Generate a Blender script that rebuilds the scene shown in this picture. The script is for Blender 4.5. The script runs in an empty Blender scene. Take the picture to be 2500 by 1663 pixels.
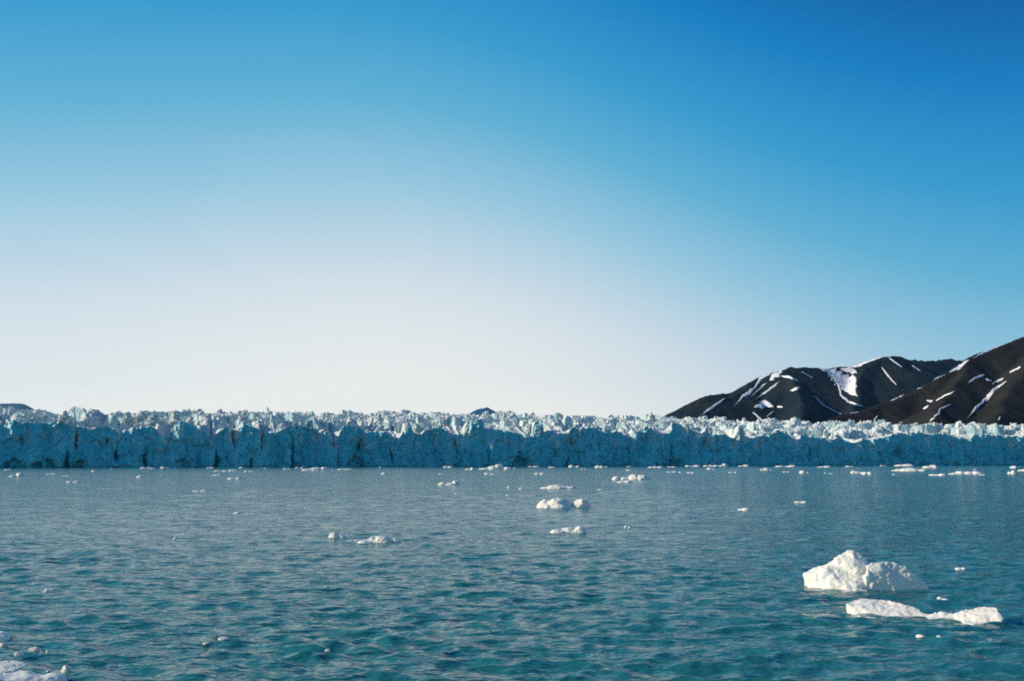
import bpy, bmesh, math
import numpy as np
from mathutils import Matrix, Vector
from mathutils.bvhtree import BVHTree

scene = bpy.context.scene
COL = scene.collection

# ------------------------------------------------------------------ camera
W0, H0 = 2500.0, 1663.0            # the photograph's own pixel frame, used only to measure angles
LENS = 33.0
FPX = LENS / 36.0 * W0
EYE = 3.0
HORIZON = 1128.2
PITCH = math.atan((HORIZON - H0 / 2) / FPX)
ROLL = -math.radians(0.02)
cam_d = bpy.data.cameras.new('camera')
cam_d.lens = LENS
cam_d.sensor_width = 36.0
cam_d.clip_start = 0.1
cam_d.clip_end = 40000
cam = bpy.data.objects.new('camera', cam_d)
COL.objects.link(cam)
CM = Matrix.Translation((0, 0, EYE)) @ Matrix.Rotation(math.pi / 2 + PITCH, 4, 'X') @ Matrix.Rotation(ROLL, 4, 'Z')
cam.matrix_world = CM
scene.camera = cam
CR = np.array(CM.to_3x3())

# ------------------------------------------------------------------ sky and sun
SUN_AZ = math.radians(92)          # degrees to the left of the view axis (+Y)
SUN_EL = math.radians(24)
SUN_DIR = Vector((-math.sin(SUN_AZ) * math.cos(SUN_EL), math.cos(SUN_AZ) * math.cos(SUN_EL), math.sin(SUN_EL)))
SKY_T0 = 1.20
world = bpy.data.worlds.new('World')
scene.world = world
world.use_nodes = True
wn, wl = world.node_tree.nodes, world.node_tree.links
wn.clear()
w_out = wn.new('ShaderNodeOutputWorld')
w_bg = wn.new('ShaderNodeBackground')
w_sky = wn.new('ShaderNodeTexSky')
w_sky.sky_type = 'NISHITA'
w_sky.sun_disc = False
w_sky.sun_elevation = SUN_EL
w_sky.sun_rotation = -SUN_AZ
w_sky.altitude = 0
w_sky.air_density = 1.0
w_sky.dust_density = 1.0
w_sky.ozone_density = 1.0
w_bg.inputs['Strength'].default_value = 0.1
# the film renders the clear sky from white at the horizon to deep cyan-blue overhead, palest on the sun's side
def wmath(op, a, b):
    m = wn.new('ShaderNodeMath'); m.operation = op
    for i, v in enumerate((a, b)):
        if isinstance(v, (int, float)): m.inputs[i].default_value = v
        else: wl.new(v, m.inputs[i])
    return m.outputs[0]
w_tc = wn.new('ShaderNodeTexCoord')
w_sep = wn.new('ShaderNodeSeparateXYZ'); wl.new(w_tc.outputs['Generated'], w_sep.inputs[0])
w_dot = wn.new('ShaderNodeVectorMath'); w_dot.operation = 'DOT_PRODUCT'
wl.new(w_tc.outputs['Generated'], w_dot.inputs[0])
w_dot.inputs[1].default_value = (-math.sin(math.radians(70)), math.cos(math.radians(70)), 0)
w_mr = wn.new('ShaderNodeValToRGB'); w_mr.color_ramp.interpolation = 'B_SPLINE'
az_ = [(-1.0, -0.10), (-0.6, -0.30), (-0.32, -0.48), (-0.12, -0.43), (0.08, -0.28), (0.28, -0.10), (0.5, 0.0), (0.8, -0.18), (1.0, -0.15)]
ez_ = w_mr.color_ramp.elements
while len(ez_) < len(az_): ez_.new(0.5)
for e_, (d_, o_) in zip(ez_, az_):
    e_.position = (d_ + 1) / 2; e_.color = (o_ + 0.6, o_ + 0.6, o_ + 0.6, 1)
wl.new(wmath('MULTIPLY', wmath('ADD', w_dot.outputs['Value'], 1.0), 0.5), w_mr.inputs[0])
w_t = wmath('SUBTRACT', wmath('ADD', w_mr.outputs[0], SKY_T0 - 0.6), wmath('MULTIPLY', w_sep.outputs['Z'], 1.92))
w_f = wmath('DIVIDE', wmath('ADD', w_t, 0.3), 1.4)
w_ramp = wn.new('ShaderNodeValToRGB')
lin_ = lambda c: (c / 255 / 12.92) if c <= 10 else ((c / 255 + 0.055) / 1.055) ** 2.4
stops_ = [(-0.3, (0, 78, 150)), (0.0, (0, 102, 172)), (0.12, (4, 126, 196)), (0.3, (52, 157, 210)), (0.45, (98, 180, 216)), (0.6, (155, 204, 227)), (0.8, (220, 231, 238)), (1.0, (253, 252, 245))]
el_ = w_ramp.color_ramp.elements
while len(el_) < len(stops_): el_.new(0.5)
for e_, (t_, c_) in zip(el_, stops_):
    e_.position = (t_ + 0.3) / 1.4; e_.color = (*[lin_(v) for v in c_], 1)
wl.new(w_f, w_ramp.inputs[0])
w_sc = wn.new('ShaderNodeVectorMath'); w_sc.operation = 'SCALE'; w_sc.inputs['Scale'].default_value = 10.0
wl.new(w_ramp.outputs[0], w_sc.inputs[0])
w_mix = wn.new('ShaderNodeMix'); w_mix.data_type = 'RGBA'; w_mix.inputs[0].default_value = 0.95
wl.new(w_sky.outputs[0], w_mix.inputs[6]); wl.new(w_sc.outputs[0], w_mix.inputs[7])
wl.new(w_mix.outputs[2], w_bg.inputs['Color'])
wl.new(w_bg.outputs[0], w_out.inputs['Surface'])

sun_d = bpy.data.lights.new('sun', 'SUN')
sun_d.energy = 5.0
sun_d.angle = math.radians(0.5)
sun_d.color = (1.0, 0.89, 0.70)
sun = bpy.data.objects.new('sun', sun_d)
sun.rotation_euler = SUN_DIR.to_track_quat('Z', 'Y').to_euler()
COL.objects.link(sun)

vs = scene.view_settings
vs.view_transform = 'Standard'
vs.look = 'None'
vs.exposure = 0.0
vs.gamma = 1.0
vs.use_curve_mapping = False
scene.cycles.use_denoising = False
scene.cycles.filter_width = 1.9
scene.cycles.max_bounces = 6


# ------------------------------------------------------------------ geometry helpers
def ray(px, py):
    v = CR @ np.array([(px - W0 / 2) / FPX, -(py - H0 / 2) / FPX, -1.0])
    return v

def on_water(px, py):
    v = ray(px, py)
    k = -EYE / v[2] if v[2] < -1e-5 else 1e5
    return np.array([v[0] * k, v[1] * k])

def at_depth(px, py, y):
    v = ray(px, py)
    k = y / v[1]
    return np.array([v[0] * k, y, EYE + v[2] * k])

def _hash(ix, iy, iz, seed):
    h = (ix.astype(np.int64) * 374761393 + iy.astype(np.int64) * 668265263 + iz.astype(np.int64) * 2147483647 + seed * 144665) & 0xffffffff
    h = ((h ^ (h >> 13)) * 1274126177) & 0xffffffff
    h = ((h ^ (h >> 16)) * 2246822519) & 0xffffffff
    return (h ^ (h >> 15)) & 0xffffffff

def rnd(ix, iy, iz=None, seed=0):
    if iz is None: iz = np.zeros_like(ix)
    return _hash(ix, iy, iz, seed) / 4294967295.0

def noise3(x, y, z, seed=0):
    x, y, z = np.broadcast_arrays(np.asarray(x, float), np.asarray(y, float), np.asarray(z, float))
    xi, yi, zi = np.floor(x), np.floor(y), np.floor(z)
    fx, fy, fz = x - xi, y - yi, z - zi
    u, v, w = [f * f * f * (f * (f * 6 - 15) + 10) for f in (fx, fy, fz)]
    xi, yi, zi = xi.astype(np.int64), yi.astype(np.int64), zi.astype(np.int64)
    out = 0
    for dx in (0, 1):
        for dy in (0, 1):
            for dz in (0, 1):
                h = _hash(xi + dx, yi + dy, zi + dz, seed)
                gx = (h & 1023) / 511.5 - 1; gy = ((h >> 10) & 1023) / 511.5 - 1; gz = ((h >> 20) & 1023) / 511.5 - 1
                d = gx * (fx - dx) + gy * (fy - dy) + gz * (fz - dz)
                out = out + d * (u if dx else 1 - u) * (v if dy else 1 - v) * (w if dz else 1 - w)
    return out * 1.3

def noise2(x, y, seed=0):
    return noise3(x, y, 0.37, seed)

def fbm2(x, y, oct=4, seed=0, gain=0.5):
    a, o, f = 1.0, 0, 1.0
    for k in range(oct):
        o = o + a * noise2(x * f, y * f, seed + k * 17); a *= gain; f *= 2.03
    return o

def fbm3(x, y, z, oct=4, seed=0, gain=0.5):
    a, o, f = 1.0, 0, 1.0
    for k in range(oct):
        o = o + a * noise3(x * f, y * f, z * f, seed + k * 17); a *= gain; f *= 2.03
    return o

def worley(x, y, seed=0):
    xi, yi = np.floor(x).astype(np.int64), np.floor(y).astype(np.int64)
    f1 = np.full(x.shape, 9.0); f2 = np.full(x.shape, 9.0)
    r = np.zeros(x.shape); cx = np.zeros(x.shape); cy = np.zeros(x.shape); r2 = np.zeros(x.shape); r3 = np.zeros(x.shape)
    for dx in (-1, 0, 1):
        for dy in (-1, 0, 1):
            a, b = xi + dx, yi + dy
            qx = a + 0.1 + 0.8 * rnd(a, b, seed=seed); qy = b + 0.1 + 0.8 * rnd(a, b, seed=seed + 1)
            d = np.hypot(x - qx, y - qy)
            near = d < f1
            f2 = np.where(near, f1, np.minimum(f2, d))
            r = np.where(near, rnd(a, b, seed=seed + 2), r)
            r2 = np.where(near, rnd(a, b, seed=seed + 3), r2); r3 = np.where(near, rnd(a, b, seed=seed + 4), r3)
            cx = np.where(near, x - qx, cx); cy = np.where(near, y - qy, cy)
            f1 = np.where(near, d, f1)
    return f1, f2, r, r2, r3, cx, cy

def sstep(a, b, x):
    t = np.clip((x - a) / (b - a), 0, 1)
    return t * t * (3 - 2 * t)

def smooth1(a, n):
    k = np.hanning(n); k /= k.sum()
    return np.convolve(np.pad(a, n, mode='edge'), k, mode='same')[n:-n]

def mesh_from(name, verts, faces, smooth=True):
    me = bpy.data.meshes.new(name)
    verts = np.asarray(verts, dtype=np.float32); faces = np.asarray(faces, dtype=np.int32)
    me.vertices.add(len(verts)); me.vertices.foreach_set('co', verts.ravel())
    n, k = faces.shape
    me.loops.add(n * k); me.loops.foreach_set('vertex_index', faces.ravel())
    me.polygons.add(n); me.polygons.foreach_set('loop_start', np.arange(0, n * k, k, dtype=np.int32))
    me.polygons.foreach_set('loop_total', np.full(n, k, dtype=np.int32))
    me.update(calc_edges=True); me.validate()
    me.polygons.foreach_set('use_smooth', np.full(len(me.polygons), smooth))
    return me

def grid_faces(nr, nc, wrap=False):
    i = np.arange(nr - 1)[:, None]; j = np.arange(nc if wrap else nc - 1)[None, :]
    j2 = (j + 1) % nc
    a = i * nc + j; b = i * nc + j2; c = (i + 1) * nc + j2; d = (i + 1) * nc + j
    return np.stack([a, b, c, d], -1).reshape(-1, 4)

def attr(me, name, vals):
    a = me.attributes.new(name, 'FLOAT', 'POINT')
    a.data.foreach_set('value', np.asarray(vals, dtype=np.float32).ravel())

def link(name, me, mat, parent=None, label=None, cat=None, group=None, kind=None):
    o = bpy.data.objects.new(name, me)
    COL.objects.link(o)
    if me is not None and mat is not None:
        me.materials.clear(); me.materials.append(mat)
    o.parent = parent
    if label: o['label'] = label
    if cat: o['category'] = cat
    if group: o['group'] = group
    if kind: o['kind'] = kind
    return o

# ------------------------------------------------------------------ materials
def new_mat(name):
    m = bpy.data.materials.new(name); m.use_nodes = True
    nt = m.node_tree
    return m, nt, nt.nodes['Principled BSDF']

def N(nt, kind, **kw):
    n = nt.nodes.new(kind)
    for k, v in kw.items():
        if k.startswith('i_'): n.inputs[k[2:].replace('_', ' ')].default_value = v
        else: setattr(n, k, v)
    return n

def noise_node(nt, vec, scale, detail=4, rough=0.55):
    n = N(nt, 'ShaderNodeTexNoise'); n.inputs['Scale'].default_value = scale
    n.inputs['Detail'].default_value = detail; n.inputs['Roughness'].default_value = rough
    nt.links.new(vec, n.inputs['Vector']); return n.outputs['Fac']

def mapping(nt, scale=(1, 1, 1), rot=(0, 0, 0)):
    tc = N(nt, 'ShaderNodeTexCoord'); mp = N(nt, 'ShaderNodeMapping')
    mp.inputs['Scale'].default_value = scale; mp.inputs['Rotation'].default_value = rot
    nt.links.new(tc.outputs['Object'], mp.inputs['Vector']); return mp.outputs[0]

def ramp(nt, fac, stops):
    r = N(nt, 'ShaderNodeValToRGB'); el = r.color_ramp.elements
    while len(el) < len(stops): el.new(0.5)
    for e, (p, c) in zip(el, stops): e.position = p; e.color = (*c, 1)
    nt.links.new(fac, r.inputs[0]); return r.outputs[0]

def mixc(nt, fac, a, b):
    m = N(nt, 'ShaderNodeMix', data_type='RGBA')
    for s, v in ((0, fac), (6, a), (7, b)):
        if isinstance(v, (int, float)): m.inputs[s].default_value = v
        elif isinstance(v, tuple): m.inputs[s].default_value = (*v, 1)
        else: nt.links.new(v, m.inputs[s])
    return m.outputs[2]

def math_n(nt, op, a, b=None):
    m = N(nt, 'ShaderNodeMath', operation=op)
    for s, v in ((0, a), (1, b)):
        if v is None: continue
        if isinstance(v, (int, float)): m.inputs[s].default_value = v
        else: nt.links.new(v, m.inputs[s])
    return m.outputs[0]

def bump(nt, h, strength, dist, prev=None):
    b = N(nt, 'ShaderNodeBump'); b.inputs['Strength'].default_value = strength; b.inputs['Distance'].default_value = dist
    nt.links.new(h, b.inputs['Height'])
    if prev: nt.links.new(prev, b.inputs['Normal'])
    return b.outputs[0]

def make_water():
    m, nt, p = new_mat('fjord_water')
    p.inputs['Base Color'].default_value = (0.016, 0.138, 0.152, 1)
    p.inputs['Roughness'].default_value = 0.11
    p.inputs['IOR'].default_value = 1.333
    v1 = mapping(nt, (1.1, 2.4, 1), (0, 0, math.radians(6)))
    v2 = mapping(nt, (3.0, 5.0, 1), (0, 0, math.radians(-12)))
    h1 = noise_node(nt, v1, 1.0, 3, 0.55)
    h2 = noise_node(nt, v2, 1.0, 3, 0.55)
    n0 = bump(nt, noise_node(nt, mapping(nt, (0.16, 0.42, 1), (0, 0, math.radians(4))), 1.0, 4, 0.6), 1.0, 0.25)
    n1 = bump(nt, h1, 1.0, 0.20, n0)
    n2 = bump(nt, h2, 1.0, 0.008, n1)
    nt.links.new(n2, p.inputs['Normal'])
    return m

def make_glacier_ice():
    m, nt, p = new_mat('glacier_ice')
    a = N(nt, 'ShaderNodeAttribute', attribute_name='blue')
    vec = mapping(nt, (1, 1, 0.35)); vec3 = mapping(nt)
    n1 = noise_node(nt, mapping(nt, (1, 1, 0.22)), 0.10, 7, 0.68); n2 = noise_node(nt, vec, 0.35, 5, 0.6)
    blue = ramp(nt, n1, [(0.3, (0.05, 0.42, 0.50)), (0.5, (0.08, 0.54, 0.63)), (0.72, (0.22, 0.68, 0.75))])
    blue = mixc(nt, math_n(nt, 'MULTIPLY', ramp(nt, n2, [(0.5, (0, 0, 0)), (0.72, (1, 1, 1))]), 0.35), blue, (0.03, 0.34, 0.38))
    n3 = noise_node(nt, vec3, 0.16, 7, 0.7)
    white = ramp(nt, n3, [(0.30, (0.36, 0.43, 0.43)), (0.45, (0.56, 0.60, 0.58)), (0.62, (0.76, 0.77, 0.72))])
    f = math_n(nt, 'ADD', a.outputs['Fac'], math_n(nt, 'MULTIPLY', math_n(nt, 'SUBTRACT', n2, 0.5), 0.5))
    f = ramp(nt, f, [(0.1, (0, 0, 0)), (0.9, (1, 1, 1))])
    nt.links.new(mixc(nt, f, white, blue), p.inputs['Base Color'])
    p.inputs['Roughness'].default_value = 0.55
    p.inputs['Specular IOR Level'].default_value = 0.3
    b = bump(nt, noise_node(nt, vec3, 0.5, 6, 0.65), 0.6, 1.0)
    nt.links.new(b, p.inputs['Normal'])
    return m

def make_floe_ice(name, clear=False):
    m, nt, p = new_mat(name)
    vec = mapping(nt)
    n = noise_node(nt, vec, 2.2, 5, 0.6)
    c = ramp(nt, n, [(0.28, (0.62, 0.68, 0.65)), (0.5, (0.82, 0.78, 0.69))])
    nt.links.new(c, p.inputs['Base Color'])
    p.inputs['Roughness'].default_value = 0.15 if clear else 0.4
    p.inputs['IOR'].default_value = 1.31
    p.inputs['Subsurface Weight'].default_value = 0.35
    p.inputs['Subsurface Radius'].default_value = (0.3, 0.8, 1.0)
    p.inputs['Subsurface Scale'].default_value = 0.10
    if clear:
        p.inputs['Transmission Weight'].default_value = 0.3; p.inputs['Subsurface Weight'].default_value = 0.0
    nt.links.new(bump(nt, noise_node(nt, vec, 7.0, 4, 0.5), 0.3, 0.02), p.inputs['Normal'])
    return m

def make_rock(name, c0, c1):
    m, nt, p = new_mat(name)
    v = mapping(nt, (1, 1, 1)); 
    n1 = noise_node(nt, v, 0.006, 8, 0.65); n2 = noise_node(nt, v, 0.05, 6, 0.7)
    c = ramp(nt, n1, [(0.35, c0), (0.65, c1)])
    c = mixc(nt, math_n(nt, 'MULTIPLY', n2, 0.5), c, c0)
    nt.links.new(c, p.inputs['Base Color'])
    p.inputs['Roughness'].default_value = 0.95
    p.inputs['Specular IOR Level'].default_value = 0.1
    nt.links.new(bump(nt, n2, 0.8, 10), p.inputs['Normal'])
    return m

def make_snow():
    m, nt, p = new_mat('old_snow')
    v = mapping(nt)
    nt.links.new(ramp(nt, noise_node(nt, v, 0.02, 4), [(0.3, (0.70, 0.70, 0.70)), (0.7, (0.85, 0.85, 0.85))]), p.inputs['Base Color'])
    p.inputs['Roughness'].default_value = 0.7
    return m

M_WATER = make_water()
M_GLACIER = make_glacier_ice()
M_FLOE = make_floe_ice('floe_ice')
M_CLEAR = make_floe_ice('clear_ice', True)
M_ROCK = make_rock('scree_rock', (0.006, 0.016, 0.025), (0.027, 0.031, 0.034))
M_BROWN = make_rock('brown_scree', (0.014, 0.015, 0.016), (0.044, 0.038, 0.031))
M_FAR = make_rock('far_hazed_rock', (0.006, 0.07, 0.14), (0.01, 0.09, 0.18))  # haze of distance painted in as blue rock colour
M_SNOW = make_snow()

# ------------------------------------------------------------------ water
def build_water():
    rng = np.random.default_rng(4)
    rr = [0.6]
    while rr[-1] < 1200: rr.append(rr[-1] * ((1.005 if rr[-1] < 250 else 1.014) if rr[-1] > 9 else 1.03))
    while rr[-1] < 16000: rr.append(rr[-1] * 1.15)
    rr = np.array(rr)
    th = np.concatenate([np.linspace(-38, 38, 640), np.linspace(40, 320, 90)]) * math.pi / 180
    R, T = np.meshgrid(rr, th, indexing='ij')
    X, Y = R * np.sin(T), R * np.cos(T)
    dr = np.gradient(rr)[:, None] * np.ones_like(T)
    dt = np.where(np.abs(T) < 0.67, 0.00208 * R, 0.055 * R)
    sp = np.maximum(dr, dt * 0.8)
    Z = np.zeros_like(X); DX = np.zeros_like(X); DY = np.zeros_like(X)
    n = 120
    lam = np.exp(rng.uniform(math.log(0.26), math.log(4.0), n))
    ang = math.radians(-97) + rng.normal(0, math.radians(40), n)
    ph = rng.uniform(0, 2 * math.pi, n)
    for i in range(n):
        k = 2 * math.pi / lam[i]
        slope = 0.038 * (1.0 if lam[i] < 0.65 else (0.65 / lam[i]) ** 1.35)
        a = slope / k
        kx, ky = k * math.cos(ang[i]), k * math.sin(ang[i])
        w = sstep(2.2, 4.5, lam[i] / sp)
        q = kx * X + ky * Y + ph[i]
        Z += w * a * np.sin(q)
        c = w * a * 0.9 * np.cos(q)
        DX += c * kx / k; DY += c * ky / k
    gust = 0.9 + 0.45 * noise2(X / 9, Y / 14, 5)
    Z *= gust
    V = np.stack([X + DX, Y + DY, Z], -1).reshape(-1, 3)
    F = grid_faces(len(rr), len(th), wrap=True)
    V = np.vstack([V, [[0, 0, 0]]])
    me = mesh_from('water', V, F)
    bm = bmesh.new(); bm.from_mesh(me); bm.verts.ensure_lookup_table()
    nc = len(th); c = bm.verts[len(V) - 1]
    for j in range(nc): bm.faces.new((bm.verts[(j + 1) % nc], bm.verts[j], c)).smooth = True
    bmesh.ops.recalc_face_normals(bm, faces=bm.faces)
    bm.to_mesh(me); bm.free()
    if me.polygons[0].normal.z < 0: me.flip_normals()
    return link('water', me, M_WATER, kind='structure', label='choppy teal fjord water running up to the glacier front')

# ------------------------------------------------------------------ glacier
GO = np.array([0.0, 616.6]); GE = np.array([1.0, 0.4286]); GE /= np.linalg.norm(GE)
GB = np.array([-GE[1], GE[0]])          # pointing inland

def on_front(px, py, t=0.0):
    """ray met with the vertical plane t metres behind the front line -> (s, z)"""
    v = ray(px, py); o = GO + GB * t
    k = (o @ GB) / (v[:2] @ GB)
    p = v[:2] * k
    return (p - o) @ GE, EYE + v[2] * k

def tr(x0, y0, sc, pts):
    return [(x0 + a * sc, y0 + b * sc) for a, b in pts]

EDGE = tr(0, 950, .2715, [(0,290),(60,275),(120,290),(200,300),(300,300),(330,310),(420,300),(500,280),(560,300),(690,320),(740,350),(850,355),(880,330),(930,330),(1000,340),(1060,400),(1100,395),(1140,360),(1190,345),(1230,355),(1260,335),(1350,330),(1390,350),(1440,430),(1530,410),(1580,300),(1600,280),(1680,300),(1720,320),(1800,330),(1870,420),(1920,440),(1960,390),(2030,345),(2120,370),(2160,290),(2200,295)]) \
  + tr(600, 950, .2715, [(0,305),(80,350),(130,375),(200,405),(290,385),(340,340),(425,330),(440,295),(500,320),(530,330),(550,290),(610,280),(650,430),(670,470),(700,380),(740,355),(770,420),(820,500),(870,370),(900,325),(1010,330),(1080,340),(1100,420),(1150,385),(1230,375),(1300,385),(1340,465),(1400,420),(1450,370),(1500,345),(1530,385),(1590,410),(1650,360),(1750,340),(1810,345),(1850,410),(1980,405),(2000,290),(2030,265),(2060,320),(2090,265),(2140,275),(2160,380),(2200,370)]) \
  + tr(1200, 950, .2715, [(0,370),(80,360),(180,390),(300,415),(360,430),(375,290),(420,290),(460,390),(520,400),(545,430),(600,400),(660,390),(720,320),(760,400),(810,380),(815,340),(860,330),(940,345),(1040,390),(1080,360),(1120,400),(1150,360),(1200,390),(1230,430),(1300,440),(1320,340),(1350,400),(1400,350),(1440,325),(1500,380),(1560,430),(1650,370),(1680,300),(1800,330),(1830,440),(1930,420),(1950,335),(1970,350),(2000,430),(2030,400),(2120,420),(2180,450),(2200,320),(2206,322)]) \
  + tr(1800, 950, .297, [(0,355),(20,420),(30,430),(230,370),(330,330),(420,350),(460,430),(490,450),(520,380),(600,390),(720,400),(740,440),(830,400),(960,440),(1030,410),(1100,410),(1200,400),(1280,375),(1400,360),(1540,350),(1600,370),(1700,360),(1830,400),(1880,410),(1960,370),(2070,370),(2280,390)])
SKYLINE = [(0,1010),(130,1015),(190,1013),(255,1015),(300,1009),(345,1006),(430,1005),(480,1003),(520,1002),(570,1002),(640,1004),(700,1005),(740,1010),(830,1010),(880,1006),(950,1002),(1000,1004),(1060,1008),(1100,1012),(1160,1012),(1240,1008),(1300,1012),(1400,1015),(1500,1017),(1560,1014),(1640,1020),(1700,1022),(1830,1027),(1900,1034),(2000,1036),(2100,1039),(2200,1037),(2300,1036),(2475,1037)]
CLEFTS = [(52,1066,1085,6),(188,1050,1100,6),(165,1105,1142,9),(262,1070,1090,5),(283,1100,1130,7),(355,1100,1142,8),(527,1105,1142,7),(572,1055,1095,5),(611,1115,1142,6),(821,1080,1095,6),(887,1065,1105,7),(715,1085,1140,4),(1390,1070,1090,9),(1375,1115,1137,6),(1445,1062,1072,6),(1575,1066,1078,7),(1541,1085,1110,5),(1758,1058,1085,4),(1723,1070,1090,8),(1975,1065,1135,5),(640,1060,1100,4),(960,1090,1130,5),(1120,1070,1120,4),(1650,1085,1130,4),(1850,1075,1110,5),(2320,1070,1110,5)]
CAVES = [(32,1142,30,22),(92,1142,20,16),(120,1142,20,20),(192,1142,24,14),(450,1138,34,18),(1268,1136,48,28),(2195,1105,60,24),(870,1138,40,24),(1650,1135,50,18)]

def build_glacier():
    ds = 0.68
    s = np.arange(-400, 610, ds); ns = len(s)
    e = np.array([on_front(*p) for p in EDGE]); e = e[np.argsort(e[:, 0])]
    H = np.interp(s, e[:, 0], e[:, 1])
    outside = (s < e[0, 0]) | (s > e[-1, 0])
    Hx = 25 + 4 * noise2(s / 25, s * 0, 3) + 5 * noise2(s / 8, s * 0 + 4, 4)
    H = np.where(outside, Hx, H)
    H = smooth1(H, 3) + 1.3 * noise2(s / 3.0, s * 0, 9) + 0.6 * noise2(s / 1.2, s * 0, 10)
    Hm = smooth1(H, 101)
    TS = 470.0
    k = np.array([on_front(px, py, TS) for px, py in SKYLINE])
    Zs = np.interp(s, k[:, 0], smooth1(k[:, 1], 5)) - 3.0
    # face
    nf = 58
    v = np.linspace(0, 1, nf)[:, None]
    z = -3 + (H[None, :] + 3) * v
    S = s[None, :] + 0 * z
    meander = 9 * noise2(s / 90, s * 0 + 2, 21) + 5 * noise2(s / 38, s * 0 + 7, 22)
    t = meander[None, :] + 0.10 * z
    lean = 0.25 * noise2(S / 30, z / 30, 40)
    Sw = S + 6 * lean * z / 10
    but = np.abs(noise2(Sw / 17, z / 60, 23))
    t = t - 5.0 * but + 3.6 * np.abs(noise2(Sw / 7, z / 45, 24)) + 1.5 * fbm2(Sw / 4, z / 9, 3, 25) + 0.9 * fbm2(Sw / 1.8, z / 2.6, 2, 26)
    f1, f2, r, r2, r3, cx, cy = worley(Sw / 9 + 0.5 * noise2(S / 6, z / 6, 28), z / 13 + 0.4 * noise2(S / 7, z / 7, 29), 27)
    t = t + (r - 0.5) * 3.4 * sstep(0, 0.12, f2 - f1) + (r2 - 0.5) * 3 * cx + (r3 - .6) * 3 * cy 
    f1, f2, r, r2, r3, cx, cy = worley(Sw / 3.6 + 0.5 * noise2(S / 3, z / 4, 35), z / 8 + 0.4 * noise2(S / 4, z / 4, 36), 37)
    t = t + (r - 0.5) * 1.3 + (r2 - 0.5) * 1.8 * cx + (r3 - .6) * 1.5 * cy + 0.25 * sstep(0.1, 0, f2 - f1)
    for (px, p0, p1, wpx) in CLEFTS:
        s1, z1 = on_front(px, p0); _, z0 = on_front(px, p1)
        if p1 > 1132: z0 = -4
        w = wpx * 0.12
        mid = s1 + 1.2 * noise2(z / 5, z * 0 + px, 31)
        zm = 0.5 * (max(z0, 0) + z1); hz = max(z1 - max(z0, 0), 4) * 0.5
        w = w * (1.25 - 0.85 * np.clip(np.abs(z - (zm if z0 > 0 else 0)) / (hz if z0 > 0 else 2 * hz), 0, 1)) * (1 + 0.5 * noise2(z / 2.5, z * 0 + px, 32))
        t += 6.0 * np.exp(-((S - mid) / w) ** 2) * sstep(z0 - 2, z0 + 3, z) * sstep(z1 + 4, z1 - 4, z)
    for (px, py, wpx, hpx) in CAVES:
        s1, z1 = on_front(px, py); z1 = max(z1, 0)
        w = wpx * 0.14; h = hpx * 0.25
        q = ((S - s1) / w) ** 2 + ((z - z1) / h) ** 2 + 1.1 * noise2(S / 2.6, z / 3, 33) + .6 * noise2(S / 1.1, z / 1.6, 34)
        t += 4.5 * sstep(1.2, 0.2, q)
    t = np.where(z < 0.8, t + 0.5, t)
    face = np.stack([GO[0] + GE[0] * S + GB[0] * t, GO[1] + GE[1] * S + GB[1] * t, z], -1)
    # crown
    tau = [0.5]
    while tau[-1] < 560: tau.append(tau[-1] + 0.55 + 0.0052 * tau[-1])
    tau += [600, 680, 800, 1000, 1300, 1700, 2300, 3000]
    tau = np.array(tau)[:, None]
    S2 = s[None, :] + 0 * tau
    te = t[-1][None, :] * np.exp(-tau / 60) + tau
    rise = np.clip(tau / TS, 0, 1) ** 0.8
    base = Hm[None, :] - 2.0 + (Zs - Hm)[None, :] * rise
    wx = 2.5 * noise2(S2 / 9, te / 9, 50) + 5 * noise2(S2 / 40, te / 40, 53); wy = 2.5 * noise2(S2 / 9, te / 9, 51)
    f1, f2, r, r2, r3, cx, cy = worley((S2 + wx) / 11.5, (te + wy + 0.25 * S2) / 8.5, 52)
    g1, g2, q, q2, q3, dx, dy = worley((S2 + wy) / 4.6, (te + wx) / 4.0, 62)
    blk = (1.0 + 7.5 * r ** 1.7 + (r2 - 0.5) * 6 * cx + (r3 - 0.5) * 5 * cy) * sstep(0.0, 0.22, f2 - f1)
    sml = (0.2 + 1.9 * q + (q2 - .5) * 2.2 * dx + (q3 - .5) * 2 * dy) * sstep(0.0, 0.25, g2 - g1)
    big = 4.0 * noise2(S2 / 32, te / 20, 54)
    h1, h2, R_, R2, R3, ex, ey = worley((S2 + 2 * wx) / 24, (te + 2 * wy - 0.3 * S2) / 15, 66)
    big = big + (5.0 * R_ ** 2 + (R2 - .5) * 6 * ex) * sstep(0, .15, h2 - h1) - 4.4
    amp = 1.4 - 0.6 * sstep(30, 260, tau)
    Zf = base + blk * amp + sml * 0.75 - (amp - 1) * 2.5 + big * sstep(10, 60, tau) + 0.5 * fbm2(S2 / 2.4, te / 2.4, 3, 55) - 2.2
    fade = sstep(620, 560, tau)
    Zf = np.where(tau > 565, base - (tau - 565) * 0.004 - 4 + 3 * fade, Zf)
    wedge = 11 + 9 * noise2(s / 7, s * 0 + 3, 56)[None, :]
    w = sstep(wedge * 0.45, wedge * 1.7, tau)
    Zedge = H[None, :] + 0.6 * fbm2(S2 / 1.6, te / 1.6, 3, 57) * sstep(0, 2, tau) + np.clip((Hm - H)[None, :] * 0.14, -0.5, 0.55) * tau
    Z = Zedge * (1 - w) + Zf * w
    top = np.stack([GO[0] + GE[0] * S2 + GB[0] * te, GO[1] + GE[1] * S2 + GB[1] * te, Z], -1)
    V = np.concatenate([face, top], 0)
    nr = V.shape[0]
    # blue = freshly calved dense ice, plus painted shade; the weathered crust on top is white
    bf = 1.0 - sstep(0.0, 2.2, 1.5 - (H[None, :] - z) + 1.2 * noise2(S / 4, z / 4, 58)) * 0.5
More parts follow.
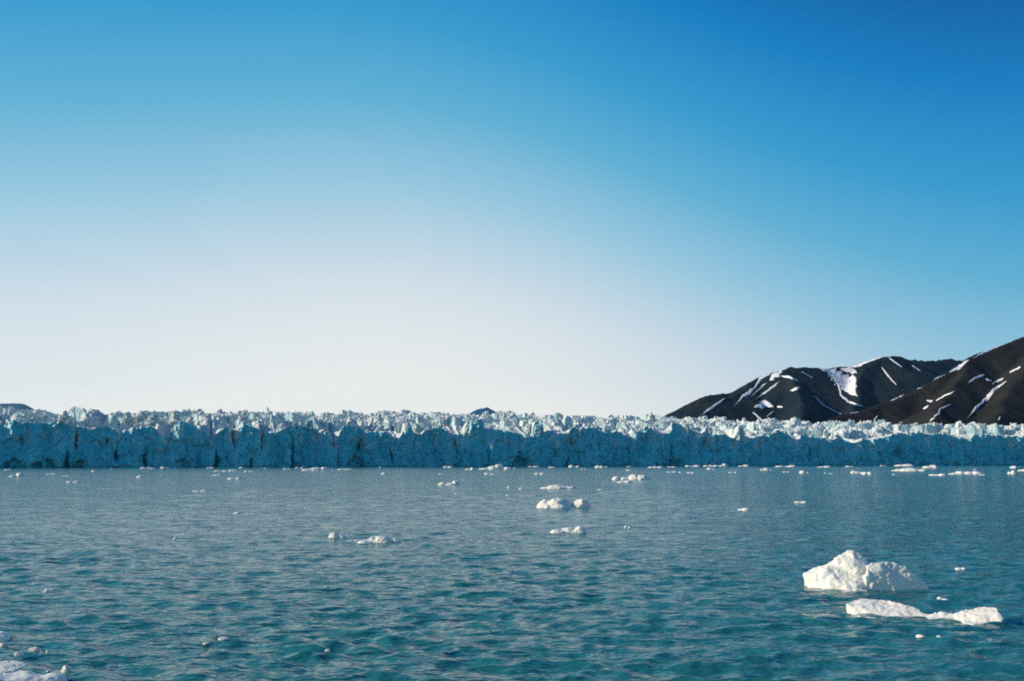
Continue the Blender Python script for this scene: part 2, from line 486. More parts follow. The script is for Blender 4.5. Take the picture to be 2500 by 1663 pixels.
    # sunlight painted on the flanks of the towers: whiter than the calved face
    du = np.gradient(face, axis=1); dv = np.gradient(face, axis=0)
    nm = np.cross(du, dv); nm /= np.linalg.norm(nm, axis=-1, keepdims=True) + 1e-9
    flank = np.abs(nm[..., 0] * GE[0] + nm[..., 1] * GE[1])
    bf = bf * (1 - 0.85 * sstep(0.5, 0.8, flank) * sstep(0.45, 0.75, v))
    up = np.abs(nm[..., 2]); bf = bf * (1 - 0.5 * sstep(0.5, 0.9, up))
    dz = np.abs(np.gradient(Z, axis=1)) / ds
    dt_ = np.gradient(Z, axis=0) / np.gradient(tau, axis=0)     # shade painted as bluer ice on walls dropping towards the sea
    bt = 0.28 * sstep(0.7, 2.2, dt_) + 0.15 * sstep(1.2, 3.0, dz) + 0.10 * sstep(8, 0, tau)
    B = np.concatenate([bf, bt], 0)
    root = link('glacier', None, None, label='crevassed glacier with a blue calving front across the whole fjord', cat='glacier')
    F = grid_faces(nr, ns)
    cut = nf - 1
    def sub(r0, r1, name, sm=True):
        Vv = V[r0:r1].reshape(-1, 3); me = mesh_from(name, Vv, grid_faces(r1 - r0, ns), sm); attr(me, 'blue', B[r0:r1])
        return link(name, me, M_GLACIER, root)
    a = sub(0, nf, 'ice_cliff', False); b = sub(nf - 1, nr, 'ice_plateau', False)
    a['label'] = 'sheer blue ice face dropping into the water'
    b['label'] = 'white crevassed top of the glacier'
    rng = np.random.default_rng(8)
    L = [(226,994,56,26),(157,1003,20,22),(375,1010,24,14),(345,1005,28,45),(430,1004,20,14),(310,1008,24,40),(280,1012,18,30),(735,1028,18,8),(690,1030,20,10),(1146,1022,13,5),(1174,1021,15,5),(1308,1028,18,4),(1398,1034,14,6),(1475,1040,12,6),(1592,1038,16,6),(1670,1030,22,8),(1728,1040,11,4),(1801,1036,13,4),(590,1012,20,30),(530,1008,22,30),(925,1010,20,60),(1040,1014,16,60),(1230,1008,14,120),(1890,1048,14,5),(2010,1050,10,5),(2300,1050,14,6),(480,1012,16,25)]
    L = [(px, on_front(px, py, t_), w_, t_) for px, py, w_, t_ in L]
    tv = tau[:, 0]
    for k_ in range(70):
        t_ = 8 + 170 * rng.random() ** 1.6; px = rng.uniform(-40, 2540)
        s1, _ = on_front(px, 1040, t_)
        zz = Z[np.argmin(np.abs(tv - t_)), np.argmin(np.abs(s - s1))]
        L.append((px, (s1, zz + rng.uniform(1.5, 5.5)), rng.uniform(8, 22), t_))
    for k_, (px, (s1, z1), w_, t_) in enumerate(L):
        c = GO + GE * s1 + GB * (t_ + meander[np.argmin(np.abs(s - s1))] * math.exp(-t_ / 60)); d_ = float(np.hypot(*c))
        w = w_ * d_ / FPX * 0.5; h = max(9.0, 2.6 * w)
        P = []; lean = rng.uniform(-.35, .35) * w
        for ring, (zf, rad) in enumerate(((-1.0, 1.5), (-.55, 1.2), (-.25, .85), (0.0, .38))):
            for q_ in range(9):
                a_ = (q_ + rng.uniform(-.35, .35)) / 9 * 6.283; m_ = rad * rng.uniform(.75, 1.1) * w
                P.append((m_ * math.cos(a_) + lean * (1 + zf), m_ * 1.1 * math.sin(a_), zf * h * rng.uniform(.85, 1.1) if zf < 0 else -rng.uniform(0, .14) * h))
        me = remeshed('serac', [P], max(0.45, w / 9), k_ * 3.7, 1.3, 0.25, 2)
        attr(me, 'blue', np.full(len(me.vertices), 0.2))
        o = link('serac', me, M_GLACIER, root); o.location = (c[0], c[1], z1); o.rotation_euler[2] = rng.uniform(-.5, .9)
    return root

# ------------------------------------------------------------------ mountains
def ridge_height(X, Y, ridges, k):
    Z = np.full(X.shape, -200.0)
    for r in ridges:
        kk = k
        if isinstance(r[0], float): kk = r[0]; r = r[1:]
        P = np.array([at_depth(*p) for p in r])
        for a, b in zip(P[:-1], P[1:]):
            d = b[:2] - a[:2]; L2 = d @ d
            u = np.clip(((X - a[0]) * d[0] + (Y - a[1]) * d[1]) / L2, 0, 1)
            D = np.hypot(X - a[0] - u * d[0], Y - a[1] - u * d[1])
            Z = np.maximum(Z, a[2] + u * (b[2] - a[2]) - kk * D)
    return Z

def build_mountain(name, ridges, k, xr, yr, nx, ny, mat, label, amp=1.0, seed=0):
    x = np.linspace(*xr, nx); y = np.linspace(*yr, ny)
    X, Y = np.meshgrid(x, y)
    wx = amp * 30 * fbm2(X / 260, Y / 260, 3, seed + 1); wy = amp * 30 * fbm2(X / 260, Y / 260, 3, seed + 2)
    Z0 = ridge_height(X, Y, ridges, k)
    Z1 = ridge_height(X + wx, Y + wy, ridges, k)
    Z = np.minimum(Z1, Z0 + 6)
    crest = sstep(0, 60, np.abs(Z0.max() - Z0))
    Z = Z - amp * 9 * np.abs(fbm2(X / 120 + wx / 80, Y / 170, 4, seed + 3)) + amp * 2.5 * fbm2(X / 25, Y / 40, 3, seed + 4)
    Z = np.maximum(Z, -20 + 4 * noise2(X / 100, Y / 100, 9))
    me = mesh_from(name, np.stack([X, Y, Z], -1).reshape(-1, 3), grid_faces(ny, nx))
    o = link(name, me, mat, kind='structure', label=label)
    bvh = BVHTree.FromPolygons([v.co for v in me.vertices], [p.vertices[:] for p in me.polygons])
    return o, bvh

def drape(parent, bvh, pts, seed=0, lift=2.0, step=2.0):
    """a snow patch lying on the slope: centre line with widths, measured on the slope"""
    P = np.array(pts, float)
    L = np.concatenate([[0], np.cumsum(np.hypot(*np.diff(P[:, :2], axis=0).T))])
    n = max(4, int(L[-1] / step)); u = np.linspace(0, L[-1], n)
    cx, cy, w = [np.interp(u, L, P[:, i]) for i in range(3)]
    if P[:, 2].max() < 14: w = w * 0.72
    tx, ty = np.gradient(cx), np.gradient(cy); m = np.hypot(tx, ty) + 1e-9
    w = w * np.clip(np.minimum(np.arange(n), n - 1 - np.arange(n)) / (0.22 * n) + 0.18, 0, 1)
    nx_, ny_ = -ty / m, tx / m
    j = 7
    verts = []; ok = []
    org = Vector((0, 0, EYE))
    for i in range(n):
        wob = 1 + 0.5 * float(noise2(np.array(u[i] / 9.0), np.array(seed * 3.1), 71)); off = w[i] * 0.35 * float(noise2(np.array(u[i] / 6.0), np.array(seed * 1.7), 72))
        for c in range(j):
            a = (c / (j - 1) - 0.5) * w[i] * wob + off
            v = ray(cx[i] + nx_[i] * a, cy[i] + ny_[i] * a)
            hit, nrm, idx, dist = bvh.ray_cast(org, Vector(v).normalized())
            if hit is None: verts.append((0, 0, -50)); ok.append(0); continue
            f = 1 - abs(c / (j - 1) - 0.5) * 2; f2_ = min(1, min(i, n - 1 - i) / 1.5)
            up = lift * min(1.0, f * 2.2) * f2_ - 0.6
            q = hit + (nrm if nrm.z > 0 else -nrm) * up
            verts.append(tuple(q)); ok.append(dist)
    ok = np.array(ok)
    F = grid_faces(n, j)
    d = ok[F]; keep = (d.min(1) > 0) & ((d.max(1) - d.min(1)) < 260)
    if keep.sum() == 0: return None
    used = np.unique(F[keep]); re = np.full(len(verts), -1); re[used] = np.arange(len(used))
    me = mesh_from('snow_patch', np.array(verts)[used], re[F[keep]])
    if me.polygons[len(me.polygons) // 2].normal.z < 0: me.flip_normals()
    return link('snow_patch', me, M_SNOW, parent)

def build_mountains():
    A = [
        [(1500,1090,3450),(1560,1060,3500),(1629,1021,3500),(1650,1009,3500),(1676,988,3500),(1690,974,3500),(1713,965,3500),(1734,962,3520),(1779,957,3550),(1814,939,3580),(1848,921,3600),(1883,909,3600),(1911,900,3600),(1925,896,3620),(1982,897,3700),(2050,895,3800),(2096,886,3800),(2127,876,3780),(2161,869,3750),(2188,868,3830),(2211,873,3950),(2249,880,4150),(2287,879,4400),(2318,874,4600),(2400,884,5000),(2520,860,5300),(2700,850,5400)],
        [0.8,(1911,900,3600),(1945,938,3420),(1962,985,3180),(1950,1060,2850)],
        [(1848,921,3600),(1800,952,3420),(1740,992,3220),(1650,1045,2980)],
        [0.85,(2161,869,3750),(2118,893,3640),(2094,930,3520),(2102,968,3380),(2062,1030,3000)],
        [0.9,(2249,880,4150),(2268,930,3850),(2262,975,3550)],
    ]
    ma, ba = build_mountain('mountain', A, 0.56, (450, 3300), (2350, 5900), 330, 320, M_ROCK,
                            'dark rounded mountain with snow gullies rising behind the glacier', 1.0, 100)
    Bm = [
        [(1900,1062,1650),(1978,1037,1700),(2017,1022,1750),(2052,1014,1800),(2091,1006,1840),(2174,975,1900),(2249,935,1950),(2318,902,2000),(2375,870,2050),(2421,847,2100),(2474,826,2150),(2600,770,2250),(2800,700,2300),(3000,690,2300)],
        [(2375,870,2050),(2330,960,1780),(2250,1050,1520)],
        [(2600,770,2250),(2480,930,1820),(2400,1060,1480)],
        [(2800,700,2300),(2640,920,1800),(2540,1060,1460)],
    ]
    mb, bb = build_mountain('mountain', Bm, 0.60, (380, 2300), (1250, 3000), 320, 260, M_BROWN,
                            'dark brown slope with long snow streaks at the picture\'s right edge', 0.7, 200)
    ha = [[(-200,975,16000),(-60,980,16000),(0,985,16000),(25,984,16000),(55,985,16000),(70,995,16000),(85,1003,16000),(105,1001,16000),(125,1012,16000),(180,1040,16000)]]
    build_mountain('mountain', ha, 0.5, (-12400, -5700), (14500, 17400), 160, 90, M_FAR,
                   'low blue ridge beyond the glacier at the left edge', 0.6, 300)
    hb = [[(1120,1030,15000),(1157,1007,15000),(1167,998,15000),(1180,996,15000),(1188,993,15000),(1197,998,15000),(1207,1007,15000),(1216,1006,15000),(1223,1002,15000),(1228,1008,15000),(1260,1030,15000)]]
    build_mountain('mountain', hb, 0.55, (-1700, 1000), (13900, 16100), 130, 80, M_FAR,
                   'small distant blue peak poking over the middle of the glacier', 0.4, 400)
    z5 = lambda p: [(1600 + a * .3818, 800 + b * .3818, w * .3818) for a, b, w in p]
    SA = [
        [(285,568,10),(370,505,26),(450,450,18)],
        [(500,510,6),(560,440,20),(640,380,18),(670,325,24),(740,295,14)],
        [(545,445,20),(600,420,26),(625,400,10)],
        [(610,445,5),(690,370,16),(720,350,4)],
        [(640,460,4),(730,395,18),(800,340,8)],
        [(730,340,14),(780,290,50),(815,265,14)],
        [(800,310,14),(860,315,22),(920,345,12)],
        [(860,405,12),(905,390,24),(930,375,10)],
        [(630,510,14),(700,490,46),(760,505,16)],
        [(660,480,10),(710,465,14)],
        [(775,505,14),(815,508,16)],
        [(620,540,10),(680,590,14),(720,605,18)],
        [(710,570,10),(760,535,14)],
        [(715,575,12),(740,590,20),(775,578,8)],
        [(1050,262,10),(1120,280,60),(1190,320,110),(1230,370,70),(1270,420,50),(1295,440,20)],
        [(1180,265,12),(1250,270,40),(1290,290,30)],
        [(1262,300,40),(1265,360,50),(1270,400,50)],
        [(1110,280,8),(1170,360,16),(1190,430,22),(1230,470,20),(1330,505,14)],
        [(1015,435,6),(1080,500,8),(1190,555,5)],
        [(930,280,6),(1010,325,8)],
        [(1445,250,10),(1490,310,18),(1545,370,8)],
        [(1490,190,10),(1540,225,14),(1580,255,6)],
        [(1180,250,10),(1290,243,26),(1380,208,18),(1460,185,10)],
        [(1640,240,6),(1700,280,8)],
    ]
    for i, p in enumerate(SA): drape(ma, ba, z5(p), i + 1, 2.4)
    SB = [
        [(1230,553,8),(1290,540,18),(1330,520,8)],
        [(1500,472,18),(1570,437,26),(1640,402,14),(1720,380,8)],
        [(1600,418,10),(1720,358,18),(1860,298,14)],
        [(1870,292,14),(1950,244,28),(2010,202,16)],
        [(2030,196,14),(2090,164,18),(2200,116,16),(2290,84,20)],
        [(1880,285,10),(1920,270,14),(1960,255,6)],
        [(1995,580,10),(2060,510,30),(2130,440,34),(2160,400,26),(2250,340,14)],
        [(1750,605,22),(1810,550,24),(1820,520,14),(1895,490,16)],
        [(1710,520,16),(1750,498,20)],
        [(1730,465,16),(1775,470,18)],
        [(1790,470,10),(1850,435,14),(1920,405,14)],
        [(2000,355,12),(2050,320,20),(2110,300,26)],
        [(2110,325,18),(2160,345,14)],
        [(2150,365,12),(2230,320,20)],
        [(1400,620,14),(1405,590,18),(1425,560,16)],
        [(2260,290,12),(2340,250,22)],
        [(2190,600,18),(2210,565,16)],
    ]
    for i, p in enumerate(SB): drape(mb, bb, z5(p), i + 41, 1.4)

# ------------------------------------------------------------------ ice floes
def ico(sub):
    bm = bmesh.new(); bmesh.ops.create_icosphere(bm, subdivisions=sub, radius=1.0)
    v = np.array([q.co[:] for q in bm.verts]); f = np.array([[l.index for l in p.verts] for p in bm.faces]); bm.free()
    return v, f
ICO = {k: ico(k) for k in (2, 3, 4)}

def lumps_mesh(name, lumps, sub, seed, rough=0.22):
    """a floe: overlapping knobbly lumps (x, y, z, rx, ry, rz) in metres"""
    VV, FF, n0 = [], [], 0
    for i, (x, y, z, rx, ry, rz) in enumerate(lumps):
        v, f = ICO[sub]; sd = seed * 13 + i
        d = 1 + rough * 1.3 * noise3(v[:, 0] * 1.5 + sd * 3.3, v[:, 1] * 1.5, v[:, 2] * 1.5, 81) + rough * 0.9 * np.abs(noise3(v[:, 0] * 3.3, v[:, 1] * 3.3 + sd, v[:, 2] * 3.3, 82)) + rough * 0.3 * noise3(v[:, 0] * 8, v[:, 1] * 8 + sd, v[:, 2] * 8, 83)
        # squared-off lumps look broken rather than rolled
        q = np.sign(v) * np.abs(v) ** 0.8
        q = q * d[:, None] * np.array([rx, ry, rz]) + np.array([x, y, z])
        VV.append(q); FF.append(f + n0); n0 += len(v)
    return mesh_from(name, np.vstack(VV), np.vstack(FF))

def chunk(x, y, rx, ry, top, rng):
    """corner points of one broken piece of ice sitting in the water"""
    P = []
    ends = rng.uniform(0.1, 0.6, 2)
    for k in range(11):
        a = (k + rng.uniform(-.3, .3)) / 11 * 2 * math.pi
        c, s_ = math.cos(a), math.sin(a)
        P.append((x + rx * c, y + ry * s_, -0.3 * top - 0.05 * rx))
        m = rng.uniform(.8, 1.0)
        P.append((x + rx * c * m, y + ry * s_ * m, top * rng.uniform(.1, .3 + .3 * ends[int(c > 0)])))
        m = rng.uniform(.35, .7)
        P.append((x + rx * c * m, y + ry * s_ * m, top * rng.uniform(.55, .95)))
    P.append((x + rx * rng.uniform(-.3, .3), y, top))
    return P

def hull_mesh(name, hulls):
    bm = bmesh.new()
    for h in hulls:
        r = bmesh.ops.convex_hull(bm, input=[bm.verts.new(p) for p in h])
        bmesh.ops.delete(bm, geom=[g for g in r['geom_interior'] if isinstance(g, bmesh.types.BMVert)], context='VERTS')
    bmesh.ops.recalc_face_normals(bm, faces=bm.faces)
    me = bpy.data.meshes.new(name); bm.to_mesh(me); bm.free()
    return me

def remeshed(name, hulls, voxel, seed, amp, fq=1.0, its=5):
    """a berg: the union of broken ice blocks given by their corners, then weathered"""
    bm = bmesh.new()
    for h in hulls:
        vs_ = [bm.verts.new(p) for p in h]
        bmesh.ops.convex_hull(bm, input=vs_)
    me = bpy.data.meshes.new(name + '_raw'); bm.to_mesh(me); bm.free()
    o = bpy.data.objects.new(name + '_raw', me); COL.objects.link(o)
    md = o.modifiers.new('r', 'REMESH'); md.mode = 'VOXEL'; md.voxel_size = voxel
    sm = o.modifiers.new('s', 'SMOOTH'); sm.factor = 0.5; sm.iterations = its
    dg = bpy.context.evaluated_depsgraph_get(); ev = o.evaluated_get(dg); em = ev.to_mesh()
    n = len(em.vertices); v = np.zeros(n * 3); nn = np.zeros(n * 3)
    em.vertices.foreach_get('co', v); em.vertices.foreach_get('normal', nn)
    v = v.reshape(-1, 3); nn = nn.reshape(-1, 3)
    F = [p.vertices[:] for p in em.polygons]
    ev.to_mesh_clear(); bpy.data.objects.remove(o); bpy.data.meshes.remove(me)
    x, y, z = v.T * fq
    d = amp * (1.3 * noise3(x * 2.3 + seed, y * 2.3, z * 2.3, 91) + 1.6 * np.abs(noise3(x * 4.2 + seed, y * 4.2, z * 4.2, 92)) + 0.9 * np.abs(noise3(x * 9, y * 9 + seed, z * 9, 93)) + .3 * noise3(x * 20, y * 20 + seed, z * 20, 94) - 0.8)
    v = v + nn * d[:, None]
    m2 = bpy.data.meshes.new(name); m2.from_pydata([tuple(p) for p in v], [], F)
    m2.polygons.foreach_set('use_smooth', np.ones(len(m2.polygons), bool))
    return m2

def place(px, py):
    """water position seen at a picture point, kept a little in front of the ice cliff"""
    p = on_water(px, py)
    t = (p - GO) @ GB
    lim = -34.0
    if t > lim:
        v = ray(px, py)[:2]
        k = ((GO + GB * lim) @ GB) / (v @ GB); p = v * k
    return p

def facing(p):
    return math.atan2(-p[0], p[1])

def put(name, me, p, label, group=None, mat=None):
    o = link(name, me, mat or M_FLOE, label=label, cat='ice floe', group=group)
    o.location = (p[0], p[1], 0); o.rotation_euler[2] = facing(p)
    return o

ORD = 'first second third fourth fifth sixth seventh eighth ninth tenth eleventh twelfth thirteenth fourteenth fifteenth sixteenth seventeenth eighteenth nineteenth twentieth'.split()
def ordinal(n):
    if n <= 20: return ORD[n - 1]
    tens = {2: 'twenty', 3: 'thirty', 4: 'forty', 5: 'fifty', 6: 'sixty'}[n // 10]
    return tens + '-' + ORD[n % 10 - 1] if n % 10 else tens[:-1] + 'ieth'

def build_floes():
    rng = np.random.default_rng(11)
    # --- the big berg
    p = place(2110, 1436); u = np.linalg.norm([p[0], p[1], EYE]) / FPX
    def b(pts): return [((x - 2110) * u, y, (1436 - zz) * u * 1.0) for x, y, zz in pts]
    hulls = [
        b([(1962,.15,1408),(1975,-.15,1404),(1970,.5,1410),(1968,.1,1470),(2010,-.45,1432),(2060,-.62,1425),(2105,-.55,1425),(2112,-.5,1470),(2000,.7,1465),(2040,.35,1372),(2090,.1,1378),(2110,-.1,1395),(2100,.6,1400),(2020,-.2,1386)]),
        b([(2030,.30,1374),(2046,.05,1364),(2086,.15,1342),(2074,.4,1342),(2062,.2,1350),(2098,.3,1342),(2112,.25,1352),(2122,.45,1366),(2120,.1,1376),(2098,-.28,1395),(2050,-.1,1385),(2060,.7,1400),(2120,.8,1410),(2040,.5,1400)]),
        b([(2116,-.22,1376),(2132,-.14,1369),(2165,.02,1366),(2188,.12,1372),(2180,.6,1376),(2130,.7,1380),(2215,.24,1388),(2250,.36,1410),(2262,.32,1433),(2258,.3,1470),(2150,-.24,1440),(2112,-.46,1436),(2118,-.45,1470),(2200,.02,1445),(2240,.8,1430),(2120,.9,1440),(2112,-.4,1400)]),
        b([(2080,.2,1380),(2150,.2,1382),(2080,.75,1385),(2150,.75,1385),(2085,-.2,1400),(2140,-.12,1402),(2080,-.3,1470),(2150,-.2,1470),(2150,.8,1470),(2080,.8,1470)]),
        [(-1.50,-.2,-.25),(-1.42,-.5,.012),(-.9,-.95,.02),(-.2,-1.0,.015),(.15,-.7,.02),(-1.5,.2,.02),(-.2,.3,.02),(.15,.2,-.2),(-.9,-1.0,-.25),(0,-1.0,-.25)],
    ]
    put('ice_floe', remeshed('ice_floe', hulls, 0.026, 1.0, 0.045, 0.8, 16), p, 'largest chunk of white ice, with a peak and a shaded blue-green flank').scale = (0.89, 0.9, 0.86)
    # --- long low floe beneath it
    p = place(2250, 1512); u = np.linalg.norm([p[0], p[1], EYE]) / FPX
    def b2(pts): return [((x - 2250) * u, y, (1512 - zz) * u) for x, y, zz in pts]
    hulls = [
        b2([(2066,.3,1488),(2080,.6,1478),(2110,.75,1476),(2160,.7,1474),(2200,.6,1478),(2240,.5,1490),(2268,.2,1505),(2260,0,1514),(2200,-.1,1512),(2150,.0,1512),(2090,.1,1508),(2070,.2,1530),(2250,.2,1535)]),
        b2([(2240,.25,1500),(2290,.25,1500),(2345,.3,1492),(2340,.0,1512),(2260,.0,1512),(2250,.1,1530),(2340,.1,1530)]),
        b2([(2325,.2,1490),(2350,.3,1482),(2390,.4,1474),(2422,.35,1474),(2428,.1,1484),(2436,.0,1500),(2425,-.2,1518),(2380,-.15,1516),(2330,-.05,1514),(2400,.5,1500),(2420,0,1540),(2340,.1,1535)]),
        [(-1.55,.1,.012),(-1.3,-.35,.02),(-.6,-.4,.012),(-.1,-.15,.018),(-.3,.3,.02),(-1.5,.4,-.2),(-1.3,-.4,-.2),(-.1,-.2,-.2)],
        [(.75,-.1,.012),(1.2,-.45,.02),(1.62,-.3,.015),(1.6,.2,.02),(.8,.2,-.2),(1.2,-.5,-.2),(1.6,-.3,-.2)],
    ]
    put('ice_floe', remeshed('ice_floe', hulls, 0.026, 5.0, 0.032), p, 'long low white floe with a raised knob, just below the largest ice chunk').scale = (0.86, 0.85, 0.8)
    # --- middle-distance floes: profile boxes (x0,x1,top,base) with lumps in picture pixels
    spec = [
        (1378, 1239, 'white floe of two rounded humps joined by a low neck', [(1338,1226,26,16),(1366,1222,30,18),(1385,1236,20,5),(1400,1233,18,6),(1416,1222,20,14),(1428,1224,11,13)]),
        (1363, 1193, 'low white mound of ice just behind the two-humped floe', [(1335,1190,16,3),(1360,1186,26,7),(1390,1189,16,5)]),
        (1388, 1300, 'wedge of white ice tilted up at its right end, in open water', [(1365,1295,19,7),(1390,1291,22,9),(1415,1286,15,10)]),
        (927, 1324, 'white floe with a ragged top beside a smaller tilted slab', [(893,1319,16,5),(915,1312,17,10),(935,1313,22,11),(960,1317,16,7)]),
        (825, 1314, 'small tilted slab of ice beside the ragged-topped floe', [(817,1302,13,8),(833,1307,12,7)]),
        (866, 1321, 'thin sliver of ice between the tilted slab and the ragged-topped floe', [(858,1320,7,2),(872,1319,8,2)]),
        (1097, 1184, 'small white floe with a horn at its right end', [(1082,1179,11,5),(1098,1180,13,4),(1112,1176,9,7),(1117,1171,4,5)]),
        (1215, 1146, 'white ice ramp rising to a pointed knob before the glacier foot', [(1185,1143,14,3),(1203,1139,15,5),(1217,1134,10,8),(1224,1131,6,6),(1240,1142,12,4),(1254,1143,8,2)]),
        (1542, 1171, 'jagged blue-and-white ice chunk with a separate lump at its left', [(1506,1165,10,6),(1525,1165,11,4),(1546,1159,14,8),(1566,1158,13,6),(1572,1167,16,4),(1585,1167,6,3)]),
        (1527, 1178, 'flat white floe just below the jagged blue-and-white chunk', [(1518,1176,10,3),(1533,1175,11,4)]),
        (780, 1149, 'broad low white mound against the foot of the glacier', [(752,1146,14,3),(772,1143,16,5),(792,1142,14,6),(808,1146,10,3)]),
        (845, 1147, 'flat strip of ice trailing right of the broad low mound', [(836,1145,12,2),(850,1145,12,2)]),
        (2218, 1150, 'wide double-layered white floe near the glacier foot below the mountains', [(2200,1147,16,4),(2222,1145,22,5),(2245,1147,12,3)]),
        (2208, 1138, 'flat floe touching the ice cliff right above the wide double-layered floe', [(2198,1136,10,3),(2215,1135,12,4)]),
        (2272, 1143, 'blocky floe with a dark right side near the glacier foot', [(2265,1140,9,4),(2277,1138,9,6)]),
        (1817, 1246, 'small rounded floe alone in open water, nearer of two', [(1812,1243,9,3),(1821,1242,10,5)]),
        (1956, 1227, 'small flat floe alone in open water, farther of two', [(1949,1225,8,2),(1962,1225,8,3)]),
        (579, 1254, 'tiny floe alone in the left half of the open water', [(579,1252,8,3)]),
        (490, 1200, 'narrow flat floe in open water well before the left cliff', [(482,1198,9,2),(497,1198,8,3)]),
        (575, 1170, 'flat pale floe in front of the left cliff, beyond the narrow one', [(566,1168,9,3),(581,1168,9,4)]),
        (43, 1164, 'lumpy floe near the left edge before the cliff', [(36,1161,8,3),(47,1157,8,6)]),
        (2345, 1389, 'small ice scrap right of the largest ice chunk', [(2341,1387,6,2),(2350,1387,5,3)]),
        (2301, 1464, 'small ice scrap between the largest chunk and the long floe', [(2296,1460,6,4),(2306,1462,6,2)]),
        (2247, 1554, 'small ice bit floating below the long low floe', [(2247,1551,8,3)]),
        (2293, 1555, 'faint ice bit right of the one below the long floe', [(2293,1553,5,2)]),
        (1527, 1289, 'upright sliver of ice right of the tilted wedge', [(1527,1285,3,4),(1536,1287,4,2)]),
        (428, 1316, 'single white ice crumb in open water, left of the tilted slab', [(428,1313,4,4)]),
        (118, 1444, 'bright little lump of ice near the left edge', [(116,1440,6,4),(123,1440,4,3)]),
        (61, 1388, 'pale ice crumb above the bright lump near the left edge', [(61,1386,5,2)]),
    ]
    for i, (px, py, lab, lumps) in enumerate(spec):
        p = place(px, py); d = np.linalg.norm([p[0], p[1], EYE]); u = d / FPX
        hulls = []
        for (x, y, hw, hh) in lumps:
            top = max((py - (y - hh)) * u * 0.68, 1.2 * u)
            hulls.append(chunk((x - px) * u, rng.uniform(-.2, .2) * hw * u, hw * u * 1.22, hw * u * rng.uniform(.9, 1.3), top, rng))
        if i < 15:
            wid = (max(l[0] + l[2] for l in lumps) - min(l[0] - l[2] for l in lumps)) * u
            me = remeshed('ice_floe', hulls, wid / 60, i * 7.0, wid / 60 * 0.8, 5.0 / wid, 9)
        else:
            me = hull_mesh('ice_floe', hulls)
        put('ice_floe', me, p, lab)
    # --- the drift of ice in front of the cliff
    foot = [(20,1148,14,3),(125,1159,18,4),(160,1163,14,2),(180,1178,24,4),(228,1152,7,4),(273,1146,6,3),(362,1145,30,5),(402,1144,15,5),(340,1166,10,5),(513,1144,14,4),(550,1151,52,5),(590,1143,8,4),(607,1152,19,4),(532,1161,20,5),(647,1144,6,3),(700,1146,16,3),(732,1144,20,4),(937,1158,11,5),(928,1143,5,3),(1094,1142,23,7),(1148,1147,22,8),(1195,1158,22,5),(1075,1158,5,3),(1242,1191,11,4),(1272,1194,9,3),(1302,1140,24,5),(1347,1142,14,4),(1402,1141,26,6),(1425,1146,12,3),(1468,1142,30,6),(1536,1149,8,3),(1535,1140,10,4),(1317,1158,25,5),(1203,1159,7,3),(1600,1142,34,6),(1640,1141,20,4),(1690,1139,30,4),(1735,1139,36,6),(1765,1138,18,7),(1815,1139,20,5),(1640,1153,20,4),(1661,1154,6,4),(1688,1155,16,3),(1735,1146,20,4),(1783,1154,6,4),(1795,1154,6,4),(1465,1196,10,4),(1241,1210,8,3),(1113,1206,7,3),(1870,1148,29,5),(1918,1140,42,5),(1920,1153,14,4),(1964,1155,18,6),(2013,1141,24,5),(2075,1140,17,3),(2092,1155,26,6),(2118,1158,24,6),(2028,1157,7,3),(2015,1156,5,2),(2155,1138,12,2),(2182,1159,7,2),(2288,1161,30,5),(2325,1158,13,4),(2365,1157,50,6),(2398,1160,12,3),(2381,1147,8,3),(2470,1157,14,8),(2474,1143,10,6),(2495,1150,14,5)]
    foot.sort(key=lambda q: q[0])
    for i, (px, py, w, h) in enumerate(foot):
        p = place(px, py); u = np.linalg.norm([p[0], p[1], EYE]) / FPX
        n = 1 if w < 12 else (2 if w < 26 else 3)
        hulls = []
        for q in range(n):
            x = ((q + .5) / n - .5) * w * .95 + rng.uniform(-1, 1)
            hw = w / n * rng.uniform(.55, .95)
            hulls.append(chunk(x * u, rng.uniform(-.4, .4) * hw * u, hw * u, hw * u * rng.uniform(.6, 1.1), h * u * rng.uniform(.35, 1.0), rng))
        lab = f'small white ice scrap in the drift before the cliff, {ordinal(i + 1)} from the left'
        put('ice_floe', hull_mesh('ice_floe', hulls), p, lab, 'ice scraps drifting before the glacier front')
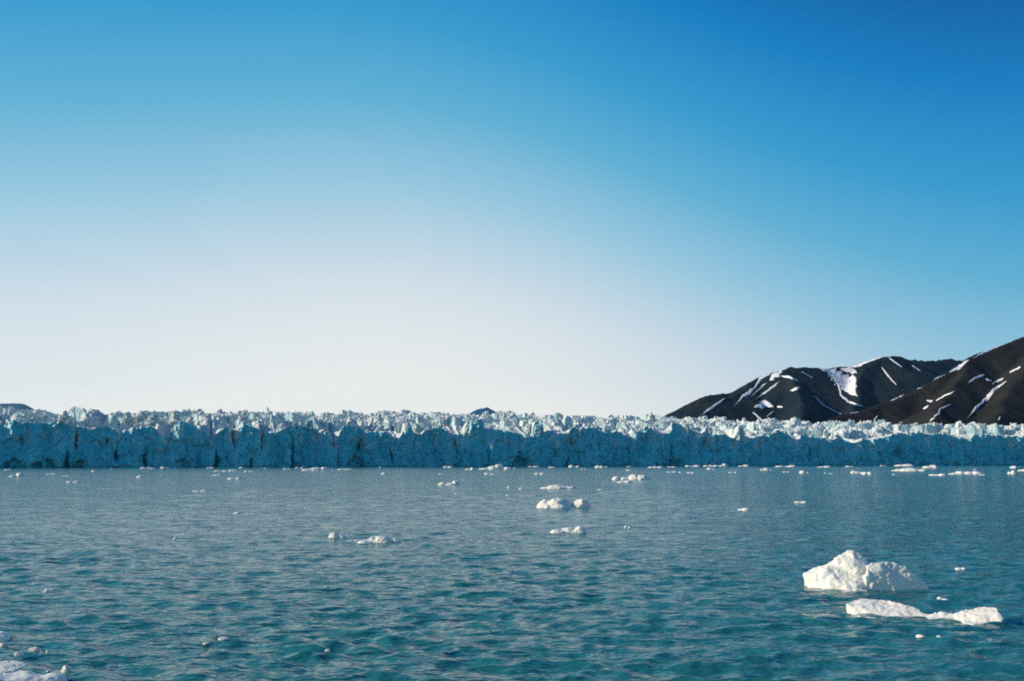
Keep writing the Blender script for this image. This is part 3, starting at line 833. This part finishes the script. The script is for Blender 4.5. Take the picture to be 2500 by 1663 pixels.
    # --- clear, half-sunken ice at the near left corner
    near = [
        (30, 1672, 'pale flat floe cut by the bottom left corner of the picture', [(-20,1664,70,22),(45,1660,50,20),(98,1662,36,16)], M_FLOE, 0),
        (5, 1556, 'glinting ice knob cut by the left edge', [(0,1545,22,12)], M_FLOE, 0),
        (22, 1632, 'half-sunken pale slab of ice near the bottom left corner', [(10,1612,52,12),(36,1600,26,10)], M_FLOE, -0.01),
        (84, 1592, 'glassy ice lump above the sunken slab', [(83,1580,13,11)], M_CLEAR, 0),
        (112, 1595, 'pair of glassy ice crumbs right of the glassy lump', [(104,1590,4,4),(115,1584,4,7)], M_CLEAR, 0),
        (48, 1606, 'curved glassy shard lying on the sunken slab', [(44,1598,7,6),(51,1601,5,5)], M_CLEAR, 0.05),
        (35, 1634, 'glassy chunk at the near edge of the sunken slab', [(30,1627,9,6),(42,1622,7,5)], M_CLEAR, 0.03),
        (60, 1624, 'small shard right of the glassy chunk', [(58,1619,6,4)], M_CLEAR, 0),
        (8, 1576, 'pale ice bit below the glinting knob', [(8,1568,9,6)], M_CLEAR, 0),
        (163, 1638, 'glassy ice lump alone right of the bottom left corner ice', [(163,1629,11,11)], M_CLEAR, 0),
        (118, 1640, 'tiny ice crumb just above the corner floe', [(118,1638,4,4)], M_CLEAR, 0),
        (497, 1638, 'tiny ice crumb in the near chop right of the corner ice', [(497,1634,4,4)], M_CLEAR, 0),
        (545, 1559, 'pale half-sunken ice sliver in the near chop', [(545,1557,12,3)], M_CLEAR, 0),
        (503, 1571, 'pale half-sunken ice crumb left of the sliver in the chop', [(503,1569,7,3)], M_CLEAR, 0),
        (800, 1588, 'tiny half-sunken ice crumb in the near central chop', [(800,1586,6,3)], M_CLEAR, 0),
    ]
    for i, (px, py, lab, lumps, mat, dz) in enumerate(near):
        p = place(px, py); u = np.linalg.norm([p[0], p[1], EYE]) / FPX
        hulls = [[(a_, b_, c_ + dz) for a_, b_, c_ in chunk((x - px) * u, rng.uniform(-.1, .1) * hw * u, hw * u * 1.1, hw * u * 1.5, max(hh * u * 1.05, .02), rng)] for x, y, hw, hh in lumps]
        wid = (max(l[0] + l[2] for l in lumps) - min(l[0] - l[2] for l in lumps)) * u
        me = remeshed('ice_floe', hulls, wid / 40, i * 5.0, wid / 40 * .6, 3.0 / wid, 8)
        put('ice_floe', me, p, lab, mat=mat)

build_water()
build_glacier()
build_mountains()
build_floes()

# ------------------------------------------------------------------ air
def build_haze():
    bm = bmesh.new(); bmesh.ops.create_cube(bm, size=1.0)
    lo, hi = Vector((-17500, -17500, -25)), Vector((17500, 17500, 1500))
    for v in bm.verts: v.co = Vector([lo[i] + (v.co[i] + .5) * (hi[i] - lo[i]) for i in range(3)])
    me = bpy.data.meshes.new('haze'); bm.to_mesh(me); bm.free()
    m = bpy.data.materials.new('sea_air'); m.use_nodes = True; nt = m.node_tree; nt.nodes.clear()
    out = nt.nodes.new('ShaderNodeOutputMaterial'); pv = nt.nodes.new('ShaderNodeVolumePrincipled')
    pv.inputs['Color'].default_value = (0.30, 0.68, 1.0, 1)
    pv.inputs['Density'].default_value = HAZE
    pv.inputs['Anisotropy'].default_value = 0.3
    nt.links.new(pv.outputs[0], out.inputs['Volume'])
    o = link('haze', me, m, kind='stuff', label='thin blue air over the whole fjord')
    return o
HAZE = 1.2e-5
if HAZE: build_haze()
